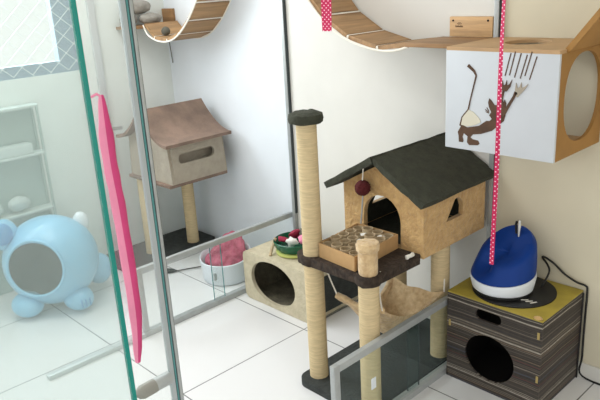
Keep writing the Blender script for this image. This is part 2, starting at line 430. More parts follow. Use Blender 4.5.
# plank shelf next to cat box
ps = thing('wall_shelf', 'small wooden wall shelf with a pine back board, left of the white cat box', 'shelf', (-1.49, 2.39, 1.33))
link_obj('plank', box(B(), (-1.625, 2.12, 1.326), (-1.389, 2.377, 1.342), .002), 'plank', ps)
bbm = B(); box(bbm, (-1.595, 2.379, 1.342), (-1.40, 2.399, 1.420), .002); bb = link_obj('back_board', bbm, 'pine', ps)
for x in (-1.578, -1.42):
    s = B(); loft(s, [(x, 0, 0, .004, .004), (x, 0, .002, .004, .004)], 12)
    bmesh.ops.rotate(s, verts=s.verts, cent=(x, 0, 0), matrix=Matrix.Rotation(radians(90), 3, 'X')); bmesh.ops.translate(s, verts=s.verts, vec=(0, 2.379, 1.405))
    link_obj('screw', s, 'dark', bb)
lg = B()
def mark(pts, r=.0009): tube(lg, [(-1.566+a*.001, 2.3785, 1.379+b*.001) for a, b in pts], r, 6)
mark([(8, 12), (12, 17), (18, 18), (24, 16), (27, 12)]); mark([(13, 11), (17, 14), (21, 11)])
for a, h in ((0, 8), (4, 5), (8, 5), (12, 7), (16, 5), (20, 5), (24, 8), (28, 5), (32, 5)): mark([(a, 1), (a+.5, h)])
mark([(0, 1), (12, 1.5), (20, 1), (33, 1.5)]); mark([(5, 5), (14, 5), (24, 4.6), (32, 5)])
link_obj('logo', lg, 'cut', bb)
# corner shelf
cs = thing('wall_shelf', 'small wooden corner shelf holding grey plush toys, top left', 'shelf', (-3.62, 2.3, 1.39))
link_obj('plank', box(B(), (-3.698, 2.05, 1.372), (-3.555, 2.378, 1.388), .002), 'plank', cs)
link_obj('back_board', box(B(), (-3.698, 2.379, 1.388), (-3.585, 2.399, 1.470), .002), 'plank', cs)
G = 'grey plush toys on the corner shelf'
for c, r, lab in (((-3.605, 2.235, 1.388), (.045, .075, .034), 'flat oval grey plush toy lying at the right end of the corner shelf'),
                  ((-3.63, 2.10, 1.388), (.045, .056, .034), 'rounded grey plush toy at the left end of the corner shelf'),
                  ((-3.64, 2.175, 1.452), (.045, .09, .042), 'larger grey plush toy piled on top of the other two')):
    bm = B(); blob(bm, (c[0], c[1], c[2]+r[2]), r, 3, .15, c[1]*9)
    single('plush_toy', bm, 'grey', lab, 'plush toy', c, G, 80)
bm = B(); blob(bm, (-3.44, 2.225, 1.352), (.026, .026, .026), 3)
single('ball', bm, 'ball', 'dark grey-green fuzzy ball lying on the lowest slat of the left bridge', 'ball', (-3.44, 2.225, 1.322))
bm = B(); tube(bm, [(-3.655, 2.37, 1.372), (-3.66, 2.385, 1.26), (-3.655, 2.39, 1.14)], .003, 6)
single('cord', bm, 'ball', 'thin dark cord dangling in the corner below the upper left shelf', 'cord', (-3.66, 2.385, 1.13))

# ------------------------------------------------------------------ wall cat box
BX0, BX1, BY0, BY1, BZ0, BZ1 = -1.383, -.965, 2.045, 2.396, .98, 1.343
wb = thing('wall_cat_box', 'white fronted wall mounted cat box with a cut-out of a scratching cat', 'cat box', (-1.17, 2.39, .98))
fp = link_obj('front_panel', box(B(), (BX0, BY0, BZ0), (BX1, BY0+.012, BZ1-.012), .001), 'white_panel', wb)
tp = B(); plate(tp, rrect(BX0, BY0, BX1, BY1, .002, 1), [ell(-1.185, 2.255, .078, .088)], .012, (0, 0, BZ1-.012), X, Y, Z)
link_obj('top_panel', tp, 'mdf', wb)
link_obj('bottom_panel', box(B(), (BX0, BY0+.012, BZ0), (BX1-.012, BY1, BZ0+.012)), 'mdf', wb)
sp_ = B(); plate(sp_, rrect(BY0+.012, BZ0+.012, BY1, BZ1-.012, .002, 1), [ell(2.215, 1.165, .125, .14, p=2.4)], .012, (BX0, 0, 0), Y, Z, X)  # hole on this side added to let window light into the box
link_obj('side_panel', sp_, 'mdf', wb)
sp_ = B(); plate(sp_, rrect(BY0+.012, BZ0, BY1, BZ1-.012, .002, 1), [ell(2.232, 1.172, .138, .150, p=2.3)], .012, (BX1-.012, 0, 0), Y, Z, X)
link_obj('side_panel', sp_, 'mdf_side', wb)
# cat silhouette, from px outline of the photo's cut-out; panel coordinates measured on the front plane
def pp(px, py):  # panel-local drawing units: 110 x 102 units across the panel -> metres
    return (BX0+(px-445)/112*(BX1-BX0)-0.0015*(py-100)/100, BZ1-(py-(49.5+(px-445)*.03))/(98+(px-445)/112*12)*(BZ1-BZ0))
def inlay(name, pts, m, y=.0012):
    bm = B(); plate(bm, [pp(*p) for p in pts], [], y, (0, BY0, 0), X, Z, -Y); return link_obj(name, bm, m, fp)
def stroke(name, pts, w, m, y=.0012):
    Lf, Rt = [], []
    for i, p in enumerate(pts):
        a = pts[max(i-1, 0)]; b = pts[min(i+1, len(pts)-1)]; dx, dy = b[0]-a[0], b[1]-a[1]; l = math.hypot(dx, dy)
        ww = w[i] if isinstance(w, (list, tuple)) else w
        Lf.append((p[0]-dy/l*ww/2, p[1]+dx/l*ww/2)); Rt.append((p[0]+dy/l*ww/2, p[1]-dx/l*ww/2))
    return inlay(name, Lf+Rt[::-1], m, y)
q = lambda a, b: (455+a*.25, 50+b*.25)
inlay('cat_body', [q(*p) for p in ((35,300),(60,312),(110,305),(140,285),(155,285),(175,262),(180,225),(210,225),(218,262),(212,285),(195,300),(165,325),(120,338),(85,340),(75,352),(85,360),(108,365),(115,378),(108,384),(70,384),(60,372),(62,348),(45,335),(40,350),(45,365),(42,372),(24,370),(22,345),(18,330))], 'cut')
inlay('cat_belly', [q(*p) for p in ((30,300),(40,262),(62,240),(85,250),(110,275),(118,290),(95,302),(60,308))], 'cut_pale', .0020)
stroke('cat_back', [q(*p) for p in ((28,305),(36,270),(62,240),(70,200),(82,150),(92,108),(82,90),(56,68))], [1.6,1.2,1.2,1.0,1.1,1.5,2.4,3.0], 'cut', .0024)
inlay('cat_head', [q(*p) for p in ((150,196),(160,205),(172,222),(205,222),(212,200),(219,215),(214,255),(200,285),(170,285),(152,262),(160,250),(150,230),(146,212))], 'cut', .0024)
stroke('cat_arm', [q(*p) for p in ((205,235),(200,200),(206,165))], [3.5,2.2,2.0], 'cut', .0028)
stroke('cat_arm', [q(*p) for p in ((205,262),(222,235),(248,188),(256,170))], [5,3,2.5,3.5], 'cut', .0028)
inlay('cat_paw', [q(*p) for p in ((203,168),(196,150),(200,125),(205,145),(213,140),(217,124),(219,144),(228,140),(238,122),(232,150),(218,168))], 'cut', .0028)
inlay('cat_paw', [q(*p) for p in ((254,186),(251,160),(254,134),(260,155),(268,150),(274,132),(276,152),(286,150),(300,138),(288,160),(272,178),(262,190))], 'cut_grey', .0028)
for a, b in (((134,240),(150,250)), ((136,248),(150,254)), ((140,232),(150,246))): stroke('whisker', [q(*a), q(*b)], .8, 'cut')
for a, b in (((228,22),(209,108)), ((245,16),(226,106)), ((267,22),(246,114)), ((290,28),(268,118)), ((307,16),(285,108)), ((326,34),(303,122))):
    stroke('claw_mark', [q(*a), q(*b)], 1.0, 'cut')
# wooden ramp rising beyond the box
rm = B(); d = Vector((.62, 0, .785)).normalized(); n = Y.cross(d).normalized()
a0 = Vector((-.972, 0, BZ1-.001)); a1 = a0+d*.55
obox(rm, (a0+a1)/2+Vector((0, 2.24, 0))+n*.009, (d, Y, n), ((a1-a0).length, .30, .014), .002)
rp = single('wooden_ramp', rm, 'mdf_side', 'steep brown wooden ramp board rising at the right end of the white cat box', 'ramp', (-.97, 2.24, BZ1))

# ------------------------------------------------------------------ dotted ribbons
def ribbon(label, x0, z0, x1, z1, y, w, loc):
    bm = B(); n = 30; R = []
    for i in range(n+1):
        u = i/n; z = z0+(z1-z0)*u; x = x0+(x1-x0)*u+.0015*sin(u*17); tw = .35*sin(u*9)
        R.append([bm.verts.new((x+s*w/2*cos(tw), y+s*w/2*sin(tw)+e*.0006, z)) for s, e in ((-1, -1), (1, -1), (1, 1), (-1, 1))])
    for i in range(n):
        for k in range(4): bm.faces.new((R[i][k], R[i][(k+1) % 4], R[i+1][(k+1) % 4], R[i+1][k]))
    bm.faces.new(R[0][::-1]); bm.faces.new(R[-1])
    return single('dotted_ribbon', bm, 'ribbon', label, 'ribbon', loc, 'hot pink dotted ribbons hanging down')
ribbon('long narrow hot pink ribbon with white dots, hanging in front of the white cat box', -1.073, CEIL, -1.090, .635, 1.90, .0145, (-1.08, 1.9, .6))
ribbon('short wide hot pink dotted ribbon end hanging before the middle plank bridge', -1.785, CEIL, -1.785, 1.407, 1.86, .042, (-1.785, 1.86, 1.4))

# ------------------------------------------------------------------ record spine storage box
RX0, RX1, RY0, RY1, RH = -1.374, -.972, 2.062, 2.392, .388
rb = thing('storage_box', 'square cat hide box printed with stacked record spines, yellow on top', 'storage box', (-1.17, 2.06, 0))
fb = B(); plate(fb, rrect(RX0, 0, RX1, RH-.006, .003, 2), [ell(-1.182, .150, .107, .098), rrect(-1.245, .308, -1.135, .352, .02)[:]], .010, (0, RY0, 0), X, Z, Y)
link_obj('front_panel', fb, 'spines', rb)
sb = B(); box(sb, (RX0, RY0+.010, 0), (RX0+.01, RY1, RH-.006)); box(sb, (RX1-.01, RY0+.010, 0), (RX1, RY1, RH-.006), .001)
box(sb, (RX0+.01, RY1-.01, 0), (RX1-.01, RY1, RH-.006)); link_obj('side_panels', sb, 'spines', rb)
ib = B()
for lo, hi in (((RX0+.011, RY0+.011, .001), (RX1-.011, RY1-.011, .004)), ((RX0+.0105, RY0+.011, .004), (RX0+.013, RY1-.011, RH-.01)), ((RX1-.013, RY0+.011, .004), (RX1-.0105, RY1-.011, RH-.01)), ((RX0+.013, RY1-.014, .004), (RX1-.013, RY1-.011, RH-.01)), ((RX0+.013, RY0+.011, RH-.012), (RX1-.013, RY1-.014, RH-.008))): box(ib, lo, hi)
link_obj('added_lining', ib, 'dark', rb)  # added black sheets paint the deep shade inside the box
link_obj('top_panel', box(B(), (RX0, RY0, RH-.006), (RX1, RY1, RH), .002), 'yellow', rb)
for x, z in ((RX1-.014, .325), (RX1-.010, .145), (RX0+.012, .25)):
    s = B(); box(s, (x-.003, RY0-.003, z-.014), (x+.006, RY0-.0005, z+.014), .001); link_obj('corner_tab', s, 'lime_tab', rb)
s = B(); blob(s, (RX1-.022, RY0+.006, RH+.004), (.016, .008, .008), 2, .3, 3); link_obj('corner_knot', s, 'plush', rb)
s = B(); tube(s, [(RX1+.002, RY1-.006, .0), (RX1+.002, RY1-.006, RH-.01)], .004, 8); link_obj('edge_piping', s, 'black', rb)
dm = B(); loft(dm, [(-1.178, 2.228, RH, .16, .158), (-1.178, 2.228, RH+.004, .16, .158)], 64)
dsk = single('round_mat', dm, 'black', 'round black record-like mat on the yellow box top under the fountain', 'mat', (-1.178, 2.228, RH))
mk = B()
for a, r in ((-.95, .075), (-.75, .08), (-.55, .085)):
    cx, cy = -1.13+.10*cos(a)*.6, 2.228-.085
    obox(mk, (-1.10+.018*math.floor((a+1)*5), 2.168, RH+.0045), ((cos(a+1.6), sin(a+1.6), 0), (-sin(a+1.6), cos(a+1.6), 0), (0, 0, 1)), (.028, .006, .0008))
link_obj('white_print', mk, 'paper', dsk)

# ------------------------------------------------------------------ pet fountain
FX, FY, FZ = -1.215, 2.205, RH+.004
ft = thing('pet_fountain', 'blue and white plastic pet water fountain on the record box', 'pet fountain', (FX, FY, FZ))
bm = B(); loft(bm, [(FX, FY, FZ, .112, .112), (FX, FY, FZ+.004, .116, .116), (FX, FY, FZ+.010, .116, .116)], 48); link_obj('base', bm, 'black', ft)
bm = B(); loft(bm, [(FX, FY, FZ+.010, .110, .110), (FX, FY, FZ+.016, .117, .117), (FX, FY, FZ+.060, .126, .126, .008), (FX, FY, FZ+.074, .124, .124, .016)], 48); link_obj('bowl', bm, 'white_plastic', ft)
def dent(p, a, q):
    d = abs((a-radians(238)+pi) % (2*pi)-pi)
    k = math.exp(-(d/.38)**2)*.05*max(0, min(1, (q[2]-FZ-.085)/.05))
    return p+Vector((.5, .8, 0))*k
bm = B(); R_ = []
for u in [i/16 for i in range(17)]:
    r = .123*(1-.14*u**1.6)
    if u > .8: r *= 1-(u-.8)**2*4
    R_.append((FX+.008*u, FY+.022*u, FZ+.076+.108*u, r*(1-.06*u), r, .016+.034*u))
R_.append((FX+.010, FY+.025, FZ+.178, .055, .060, .036)); R_.append((FX+.010, FY+.020, FZ+.168, .03, .035, .025))
loft(bm, R_, 56, fn=dent); link_obj('blue_dome', bm, 'blue', ft, smooth=50)
fc = B(); tube(fc, [(FX+.02, FY+.075, FZ+.20), (FX+.02, FY+.075, FZ+.270)], .007, 12); link_obj('spout', fc, 'chrome', ft)
fc = B(); tube(fc, [(FX+.006, FY+.08, FZ+.21), (FX+.002, FY+.08, FZ+.245), (FX+.010, FY+.07, FZ+.262)], .0045, 12); link_obj('tap', fc, 'black', ft)
pts = smoothpath([(-1.10, 2.30, RH+.010), (-1.10, 2.36, RH+.06), (-1.145, 2.386, .485), (-1.10, 2.388, .470), (-1.05, 2.388, .435), (-1.0, 2.388, .415), (-.965, 2.388, .41), (-.958, 2.392, .385), (-.958, 2.392, .25), (-.956, 2.392, .10), (-.95, 2.392, .012), (-.80, 2.39, .006)])
bm = B(); tube(bm, pts, .0042, 8); single('power_cable', bm, 'black', 'black power cable looping from the fountain down behind the record box', 'cable', (-1.0, 2.388, .3), smooth=80)

# ------------------------------------------------------------------ big cat tree
T = thing('cat_tree', 'tall beige and charcoal cat tree with sisal posts, gabled house and hammock', 'cat tree', (-1.62, 1.95, 0))
bm = B(); plate(bm, rrect(-1.80, 1.605, -1.412, 2.36, .05), [], .03, (0, 0, 0.001), X, Y, Z); link_obj('base', bm, 'base_carpet', T)
def sisal(x, y, z0, z1, r=.039): 
    bm = B(); n = int((z1-z0)/.009); rr = []
    rings = []
    for i in range(n*2+1):
        z = z0+(z1-z0)*i/(n*2); rings.append((x, y, z, r-(.0008 if i % 2 else 0), r-(.0008 if i % 2 else 0)))
    loft(bm, rings, 28); return bm
PL = (-1.742, 1.682); PN = (-1.454, 1.676); PR = (-1.46, 2.135); PB = (-1.73, 2.2)
link_obj('post', sisal(*PL, .032, .540), 'sisal', T); link_obj('post', sisal(*PL, .575, 1.095), 'sisal', T)
link_obj('post', sisal(*PN, .032, .540), 'sisal', T)
link_obj('post', sisal(*PR, .032, .540), 'sisal', T); link_obj('post', sisal(*PB, .032, .540), 'sisal', T)
bm = B(); loft(bm, [(*PL, 1.096, .05, .05), (*PL, 1.10, .063, .063), (*PL, 1.115, .066, .066), (*PL, 1.13, .062, .062), (*PL, 1.138, .045, .045)], 32); fuzz(bm, .004, 70); link_obj('post_cap', bm, 'plush_dark', T)
bm = B(); loft(bm, [(*PN, .575, .034, .034), (*PN, .59, .036, .036), (*PN, .664, .035, .035), (*PN, .670, .041, .041), (*PN, .688, .043, .043), (*PN, .698, .039, .039), (*PN, .701, .025, .025)], 32); fuzz(bm, .003, 60); link_obj('plush_cap', bm, 'plush_light', T)
# platform
bm = B(); plate(bm, [(-1.44, 1.96), (-1.44, 2.35), (-1.78, 2.35), (-1.80, 1.96)]+rrect(-1.812, 1.640, -1.412, 1.96, .04, 8)[14:]+[(-1.407, 1.925)], [], .035, (0, 0, .540), X, Y, Z)
bmesh.ops.bevel(bm, geom=[e for e in bm.edges if len(e.link_faces) == 2 and e.calc_face_angle(0) > 1.2], offset=.012, segments=2, affect='EDGES')
fuzz(bm, .004, 50); link_obj('platform', bm, 'plush_brown', T)
bm = B(); loft(bm, [(*PN, .537, .044, .044), (*PN, .540, .047, .047), (*PN, .557, .050, .050), (*PN, .573, .047, .047), (*PN, .577, .042, .042)], 32); fuzz(bm, .004, 50); link_obj('platform_collar', bm, 'plush_brown', T)
bm = B(); loft(bm, [(*PL, .537, .044, .044), (*PL, .540, .050, .050), (*PL, .557, .053, .053), (*PL, .573, .050, .050), (*PL, .577, .042, .042)], 32); fuzz(bm, .004, 50); link_obj('platform_collar', bm, 'plush_brown', T)
# house
HX0, HX1, HY0, HY1, HZ0, HZE, HZR = -1.80, -1.40, 1.935, 2.365, .558, .795, .915
HXM = -1.603
gable = [(HX0, HZ0), (HX1, HZ0), (HX1, HZE), (HXM, HZR-.012), (HX0, HZE)]
ar = arch(-1.694, -1.508, HZ0+.022, .775)
bm = B(); plate(bm, gable, [ar], .022, (0, HY0, 0), X, Z, Y); fuzz(bm, .0015, 60)
house = link_obj('house_front', bm, 'plush', T, smooth=50)
bm = B(); plate(bm, gable, [], .02, (0, HY1-.02, 0), X, Z, Y); link_obj('house_back', bm, 'plush', T)
tri = [(2.085, .664), (2.20, .664), (2.202, .70), (2.188, .733), (2.165, .748), (2.142, .744)]
for x in (HX1-.02, HX0):
    bm = B(); plate(bm, [(HY0+.022, HZ0), (HY1-.02, HZ0), (HY1-.02, HZE-.006), (HY0+.022, HZE-.006)], [tri], .02, (x, 0, 0), Y, Z, X)
    link_obj('house_side', bm, 'plush', T)
for s, xe, ze in ((1, -1.372, .785), (-1, -1.846, .780)):
    a = Vector((HXM, 0, HZR+.006)); b = Vector((xe, 0, ze)); d = (b-a).normalized(); n = d.cross(Y); n = n if n.z > 0 else -n
    bm = B(); c = (a+b)/2+n*.008+Vector((0, 2.132, 0))
    obox(bm, c, (d, Y, n), ((b-a).length+.006, .505, .026)); bmesh.ops.subdivide_edges(bm, edges=bm.edges, cuts=7, use_grid_fill=True)
    fuzz(bm, .005, 18); link_obj('roof_panel', bm, 'plush_dark', T, smooth=70)
bm = B(); box(bm, (HX0+.022, HY0+.024, HZ0+.018), (HX1-.022, HY1-.022, HZ0+.026)); link_obj('house_floor', bm, 'plush_dark', T)
bm = B()
box(bm, (HX0+.021, HY1-.026, HZ0+.03), (HX1-.021, HY1-.021, HZE-.01)); link_obj('house_shade', bm, 'plush_dark', T)  # dark sheets paint the shade inside the house
for x in (HX1-.0235, HX0+.0205):
    bm = B(); plate(bm, [(HY0+.024, HZ0+.03), (HY1-.028, HZ0+.03), (HY1-.028, HZE-.01), (HY0+.024, HZE-.01)], [tri], .003, (x, 0, 0), Y, Z, X); link_obj('house_shade', bm, 'plush_dark', T)
pm = B(); blob(pm, (-1.662, 1.895, .806), (.031, .031, .031), 4, .12, 2, 40); link_obj('pompom', pm, 'maroon', T, smooth=80)
pm = B(); tube(pm, [(-1.655, 1.895, .90), (-1.662, 1.895, .836)], .0025, 6); link_obj('pompom_string', pm, 'rope', T)
pm = B(); tube(pm, [(-1.662, 1.895, .776), (-1.668, 1.893, .70), (-1.672, 1.890, .655)], .003, 6); link_obj('toy_string', pm, 'alu', T)
# hammock
c00, c10, c01, c11 = Vector((-1.690, 1.755, .385)), Vector((-1.442, 1.735, .405)), Vector((-1.66, 2.065, .365)), Vector((-1.416, 2.10, .352))
bm = B(); N = 22; rows = []
def hp(u, v):
    p = c00*(1-u)*(1-v)+c10*u*(1-v)+c01*(1-u)*v+c11*u*v
    ed = lambda t: 4*t*(1-t)
    p = p.copy(); p.z -= .085*ed(v)*(1-.25*u)+.055*ed(u)*(.4-.25*v+1.5*ed(v)); 
    p.x += .022*ed(v)*(1-2*u); p.y += .02*ed(u)*(1-2*v)
    p.z += .004*sin(u*14+v*6); return p
T_ = [[bm.verts.new(hp(i/N, j/N)) for j in range(N+1)] for i in range(N+1)]
U_ = [[bm.verts.new(hp(i/N, j/N)-Vector((0, 0, .012))) for j in range(N+1)] for i in range(N+1)]
for i in range(N):
    for j in range(N):
        bm.faces.new((T_[i][j], T_[i+1][j], T_[i+1][j+1], T_[i][j+1])); bm.faces.new((U_[i][j], U_[i][j+1], U_[i+1][j+1], U_[i+1][j]))
for i in range(N):
    for (a, b) in (((i, 0), (i+1, 0)), ((i, N), (i+1, N)), ((0, i), (0, i+1)), ((N, i), (N, i+1))):
        bm.faces.new((T_[a[0]][a[1]], T_[b[0]][b[1]], U_[b[0]][b[1]], U_[a[0]][a[1]]))
ham = link_obj('hammock', bm, 'plush_light', T, smooth=70)
bm = B(); tube(bm, [hp(0, j/N)+Vector((0, 0, -.002)) for j in range(N+1)], .013, 10); fuzz(bm, .003, 80); link_obj('hem', bm, 'plush_light', ham, smooth=70)
bm = B(); tube(bm, [hp(i/N, 0)+Vector((0, 0, -.002)) for i in range(N+1)], .012, 10); fuzz(bm, .003, 80); link_obj('hem', bm, 'plush_light', ham, smooth=70)
for a, b, c in ((c00, (-1.70, 1.73, .46), (-1.695, 1.70, .53)), (c10, (-1.462, 1.742, .50), (-1.43, 1.715, .575)), (c01, (-1.655, 2.09, .44), (-1.65, 2.1, .53)), (c11, (-1.436, 2.13, .44), (-1.44, 2.14, .53))):
    bm = B(); tube(bm, smoothpath([a, b, c], 5), .0032, 8); link_obj('hammock_string', bm, 'rope', T)

# ------------------------------------------------------------------ cardboard tray with tubes
ty = thing('cardboard_tray', 'cardboard tray filled with cardboard tubes, on the cat tree platform', 'tray', (-1.63, 1.8, .577))
TR = [Vector((-1.694, 1.672, 0)), Vector((-1.500, 1.655, 0)), Vector((-1.515, 1.925, 0)), Vector((-1.722, 1.925, 0))]
bm = B()
for i in range(4):
    a, b = TR[i], TR[(i+1) % 4]; d = (b-a).normalized(); n = Z.cross(d)
    obox(bm, (a+b)/2+Vector((0, 0, .577+.030)), (d, n, Z), ((b-a).length, .004, .058))
vs = [bm.verts.new(p+Vector((0, 0, .578))) for p in TR]; vt = [bm.verts.new(p+Vector((0, 0, .581))) for p in TR]
bm.faces.new(vs[::-1]); bm.faces.new(vt)
for i in range(4): bm.faces.new((vs[i], vs[(i+1) % 4], vt[(i+1) % 4], vt[i]))
link_obj('tray', bm, 'card', ty)
first = None; k = 0
for j in range(5):
    v = .115+.193*j; a = TR[0].lerp(TR[3], v); b = TR[1].lerp(TR[2], v)
    for i in range(4):
        p = a.lerp(b, (i+.52)/4.04); hgt = .050+.010*((i*7+j*3) % 4)/3
        if first is None:
            bm = B(); c = (0, 0)
            Rr = [(0, 0, .582, .0222, .0222), (0, 0, .634, .0222, .0222), (0, 0, .634, .0192, .0192), (0, 0, .584, .0192, .0192)]
            loft(bm, Rr, 20); first = link_obj('cardboard_tube', bm, 'tube', ty); o = first
            off = Vector((0, 0, 0))
        else:
            o = first.copy(); COL.objects.link(o); o.parent = ty
        # mesh verts are relative to the tray origin; shift to the slot
        o.location = (p.x, p.y, hgt-.052); o['_o'] = ty['_o']; k += 1
for p in ((-1.56, 1.88), (-1.60, 1.80), (-1.63, 1.86)):
    bm = B(); blob(bm, (p[0], p[1], .628), (.014, .014, .006), 2, .5, p[1]*30); link_obj('paper_scrap', bm, 'paper', ty)
bm = B(); tube(bm, smoothpath([(-1.425, 1.86, .584), (-1.42, 1.88, .586), (-1.425, 1.905, .584)]), .007, 8, None); fuzz(bm, .006, 60)
single('crumpled_wrapper', bm, 'paper', 'crumpled pale wrapper at the right edge of the cat tree platform', 'wrapper', (-1.425, 1.86, .577))

# ------------------------------------------------------------------ carpet scratcher box
SX0, SX1, SY0, SY1, SH = -2.592, -2.085, 1.99, 2.36, .272
sc = thing('scratcher_box', 'low greige carpeted cat box with an oval opening on the white floor', 'cat box', (-2.34, 2.17, 0))
outer = rrect(SX0, 0.002, SX1, SH, .035, 6)
bm = B(); plate(bm, outer, [rrect(SX0+.015, .017, SX1-.015, SH-.015, .022, 6)], SY1-SY0-.022, (0, SY0+.02, 0), X, Z, Y); link_obj('shell', bm, 'scratch', sc, smooth=40)
bm = B(); plate(bm, outer, [ell(-2.368, .138, .165, .114, p=2.1)], .02, (0, SY0, 0), X, Z, Y); link_obj('front_panel', bm, 'scratch', sc, smooth=40)
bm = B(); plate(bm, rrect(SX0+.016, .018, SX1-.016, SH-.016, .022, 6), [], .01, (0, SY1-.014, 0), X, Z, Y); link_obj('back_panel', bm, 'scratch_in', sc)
bm = B(); plate(bm, rrect(SX0+.0155, .019, SX1-.0155, SH-.0155, .022, 6), [rrect(SX0+.018, .021, SX1-.018, SH-.018, .021, 6)], SY1-SY0-.040, (0, SY0+.022, 0), X, Z, Y); link_obj('inner_shade', bm, 'scratch_in', sc, smooth=40)  # added dark sheet paints the shade behind the oval opening
bm = B(); box(bm, (SX1-.001, SY0+.03, .04), (SX1+.0015, SY1-.01, SH-.04)); link_obj('side_shade', bm, 'base_carpet', sc)  # dark sheet paints the shadow on the right side of the box
# toy bowl on top
bx, by = -2.345, 2.14
bw = thing('toy_bowl', 'dark green plastic bowl with a lime rim base on the carpeted box', 'bowl', (bx, by, SH))
bm = B(); loft(bm, [(bx, by, SH+.001, .082, .082), (bx, by, SH+.006, .098, .098), (bx, by, SH+.020, .10, .10), (bx, by, SH+.022, .09, .09)], 40); link_obj('foot', bm, 'lime', bw)
bm = B(); loft(bm, [(bx, by, SH+.022, .088, .088), (bx, by, SH+.045, .105, .105), (bx, by, SH+.070, .110, .110), (bx, by, SH+.073, .106, .106), (bx, by, SH+.062, .100, .100), (bx, by, SH+.035, .085, .085)], 40); link_obj('bowl', bm, 'green', bw)
GT = 'small cat toys in the green bowl'
for nm, c, r, m, lab in (('cat_toy', (bx-.03, by+.03, SH+.08), (.018, .04, .028), 'red', 'upright red felt cat toy in the green bowl'),
                         ('cat_toy', (bx+.01, by-.03, SH+.070), (.035, .022, .020), 'paper', 'white fluffy cat toy at the front of the green bowl'),
                         ('cat_toy', (bx+.05, by+.015, SH+.075), (.028, .03, .024), 'hot_light', 'pale pink cat toy at the right in the green bowl'),
                         ('cat_toy', (bx-.055, by-.03, SH+.066), (.03, .02, .014), 'red', 'flat red cat toy at the left rim of the green bowl'),
                         ('cat_toy', (bx+.02, by+.06, SH+.085), (.05, .022, .026), 'ball', 'dark grey cat toy at the back of the green bowl')):
    bm = B(); blob(bm, c, r, 2, .6, c[0]*50, 14); single(nm, bm, m, lab, 'cat toy', c, GT, 60)
bm = B(); tube(bm, [(bx-.085, by-.055, SH+.073), (bx-.072, by-.095, SH+.030), (bx-.062, by-.118, SH+.001)], .008, 8); single('toy_tail', bm, 'tube', 'grey cord dangling over the left side of the green bowl', 'cord', (bx-.08, by-.1, SH))

# ------------------------------------------------------------------ white tub with pink cloth
wx, wy = -2.87, 2.08
tb = thing('pet_tub', 'white rounded plastic pet tub with a low front behind the glass gate', 'tub', (wx, wy, 0))
def rimf(p, a, q):
    k = q[2]/.125
    rise = .5+.5*cos(a-radians(120))
    return Vector((p.x, p.y, p.z+(.055*rise**1.5)*k*(1 if q[2] > .05 else 0)))
bm = B(); loft(bm, [(wx, wy, .0, .125, .125), (wx, wy, .010, .134, .134), (wx, wy, .06, .14, .14), (wx, wy, .125, .146, .146), (wx, wy, .128, .142, .142), (wx, wy, .120, .135, .135), (wx, wy, .055, .128, .128), (wx, wy, .04, .12, .12)], 48, fn=rimf)
link_obj('tub', bm, 'white_plastic', tb, smooth=50)
bm = B(); box(bm, (wx+.060, wy-.1385, .045), (wx+.072, wy-.124, .085), .002); link_obj('label', bm, 'alu', tb)
from mathutils import noise
bm = B(); bmesh.ops.create_icosphere(bm, subdivisions=5, radius=1)
for v in bm.verts:
    d = v.co.copy(); f = 1+.20*noise.noise(Vector((d.x*5, d.y*5, d.z*1.2)))+.08*abs(sin(math.atan2(d.y, d.x)*7))
    z = .11+d.z*.055*f + (.125*max(0, (-.3*d.x+.9*d.y))**1.2 if d.z > 0 else 0)
    v.co = Vector((wx+d.x*.112*min(f, 1.06), wy+d.y*.112*min(f, 1.06), z))
single('pink_cloth', bm, 'pinkcloth', 'crumpled pink cloth bundled inside the white pet tub', 'cloth', (wx, wy, .07), smooth=80)
# wand on floor
wd = thing('cat_wand', 'thin black cat wand lying on the floor by the left cat tree base', 'cat wand', (-3.1, 2.0, 0))
bm = B(); tube(bm, [(-3.17, 1.905, .008), (-2.99, 2.28, .008)], .0035, 8); link_obj('rod', bm, 'black', wd)
bm = B(); tube(bm, [(-3.205, 1.865, .016), (-3.185, 1.885, .016), (-3.165, 1.91, .014), (-3.155, 1.93, .009)], .015, 12, [.012, .015, .012, .004]); link_obj('knob', bm, 'base_carpet', wd)

# ------------------------------------------------------------------ left cat tree
L_ = thing('cat_tree', 'small taupe cat tree with curved gable roof in the far left corner', 'cat tree', (-3.32, 2.12, 0))
bm = B(); plate(bm, rrect(-3.67, 1.72, -3.33, 2.37, .05), [], .035, (0, 0, .001), X, Y, Z); link_obj('base', bm, 'base_carpet', L_)
LX0, LX1, LY0, LY1, LZ0, LZE, LZR = -3.53, -3.09, 1.93, 2.315, .545, .775, .935
LXM = -3.31
prof = []
for i in range(13):
    u = i/12; x = LXM+(LX1+.045-LXM)*u; z = LZE-.008+(LZR-LZE+.008)*(1-u)**2.0
    prof.append((x, z))
full = [(2*LXM-x, z) for x, z in prof[::-1]]+prof[1:]
top = [(x, z+.018) for x, z in full]
bm = B(); plate(bm, full+top[::-1], [], .45, (0, LY0-.045, 0), X, Z, Y); link_obj('roof', bm, 'house_wall_pink', L_, smooth=50)
gab = [(LX0, LZ0), (LX1, LZ0)]+[(x, z-.003) for x, z in full[::-1] if LX0 < x < LX1]
bm = B(); plate(bm, gab, [ell(-3.31, .67, .085, .085)], .018, (0, LY0, 0), X, Z, Y); link_obj('house_front', bm, 'house_wall', L_)
bm = B(); plate(bm, gab, [], .018, (0, LY1-.018, 0), X, Z, Y); link_obj('house_back', bm, 'house_wall', L_)
zs = LZE+.004
for x in (LX1-.018, LX0):
    bm = B(); plate(bm, [(LY0+.018, LZ0), (LY1-.018, LZ0), (LY1-.018, zs), (LY0+.018, zs)], [rrect(1.985, .655, 2.235, .712, .027)], .018, (x, 0, 0), Y, Z, X); link_obj('house_side', bm, 'house_wall', L_)
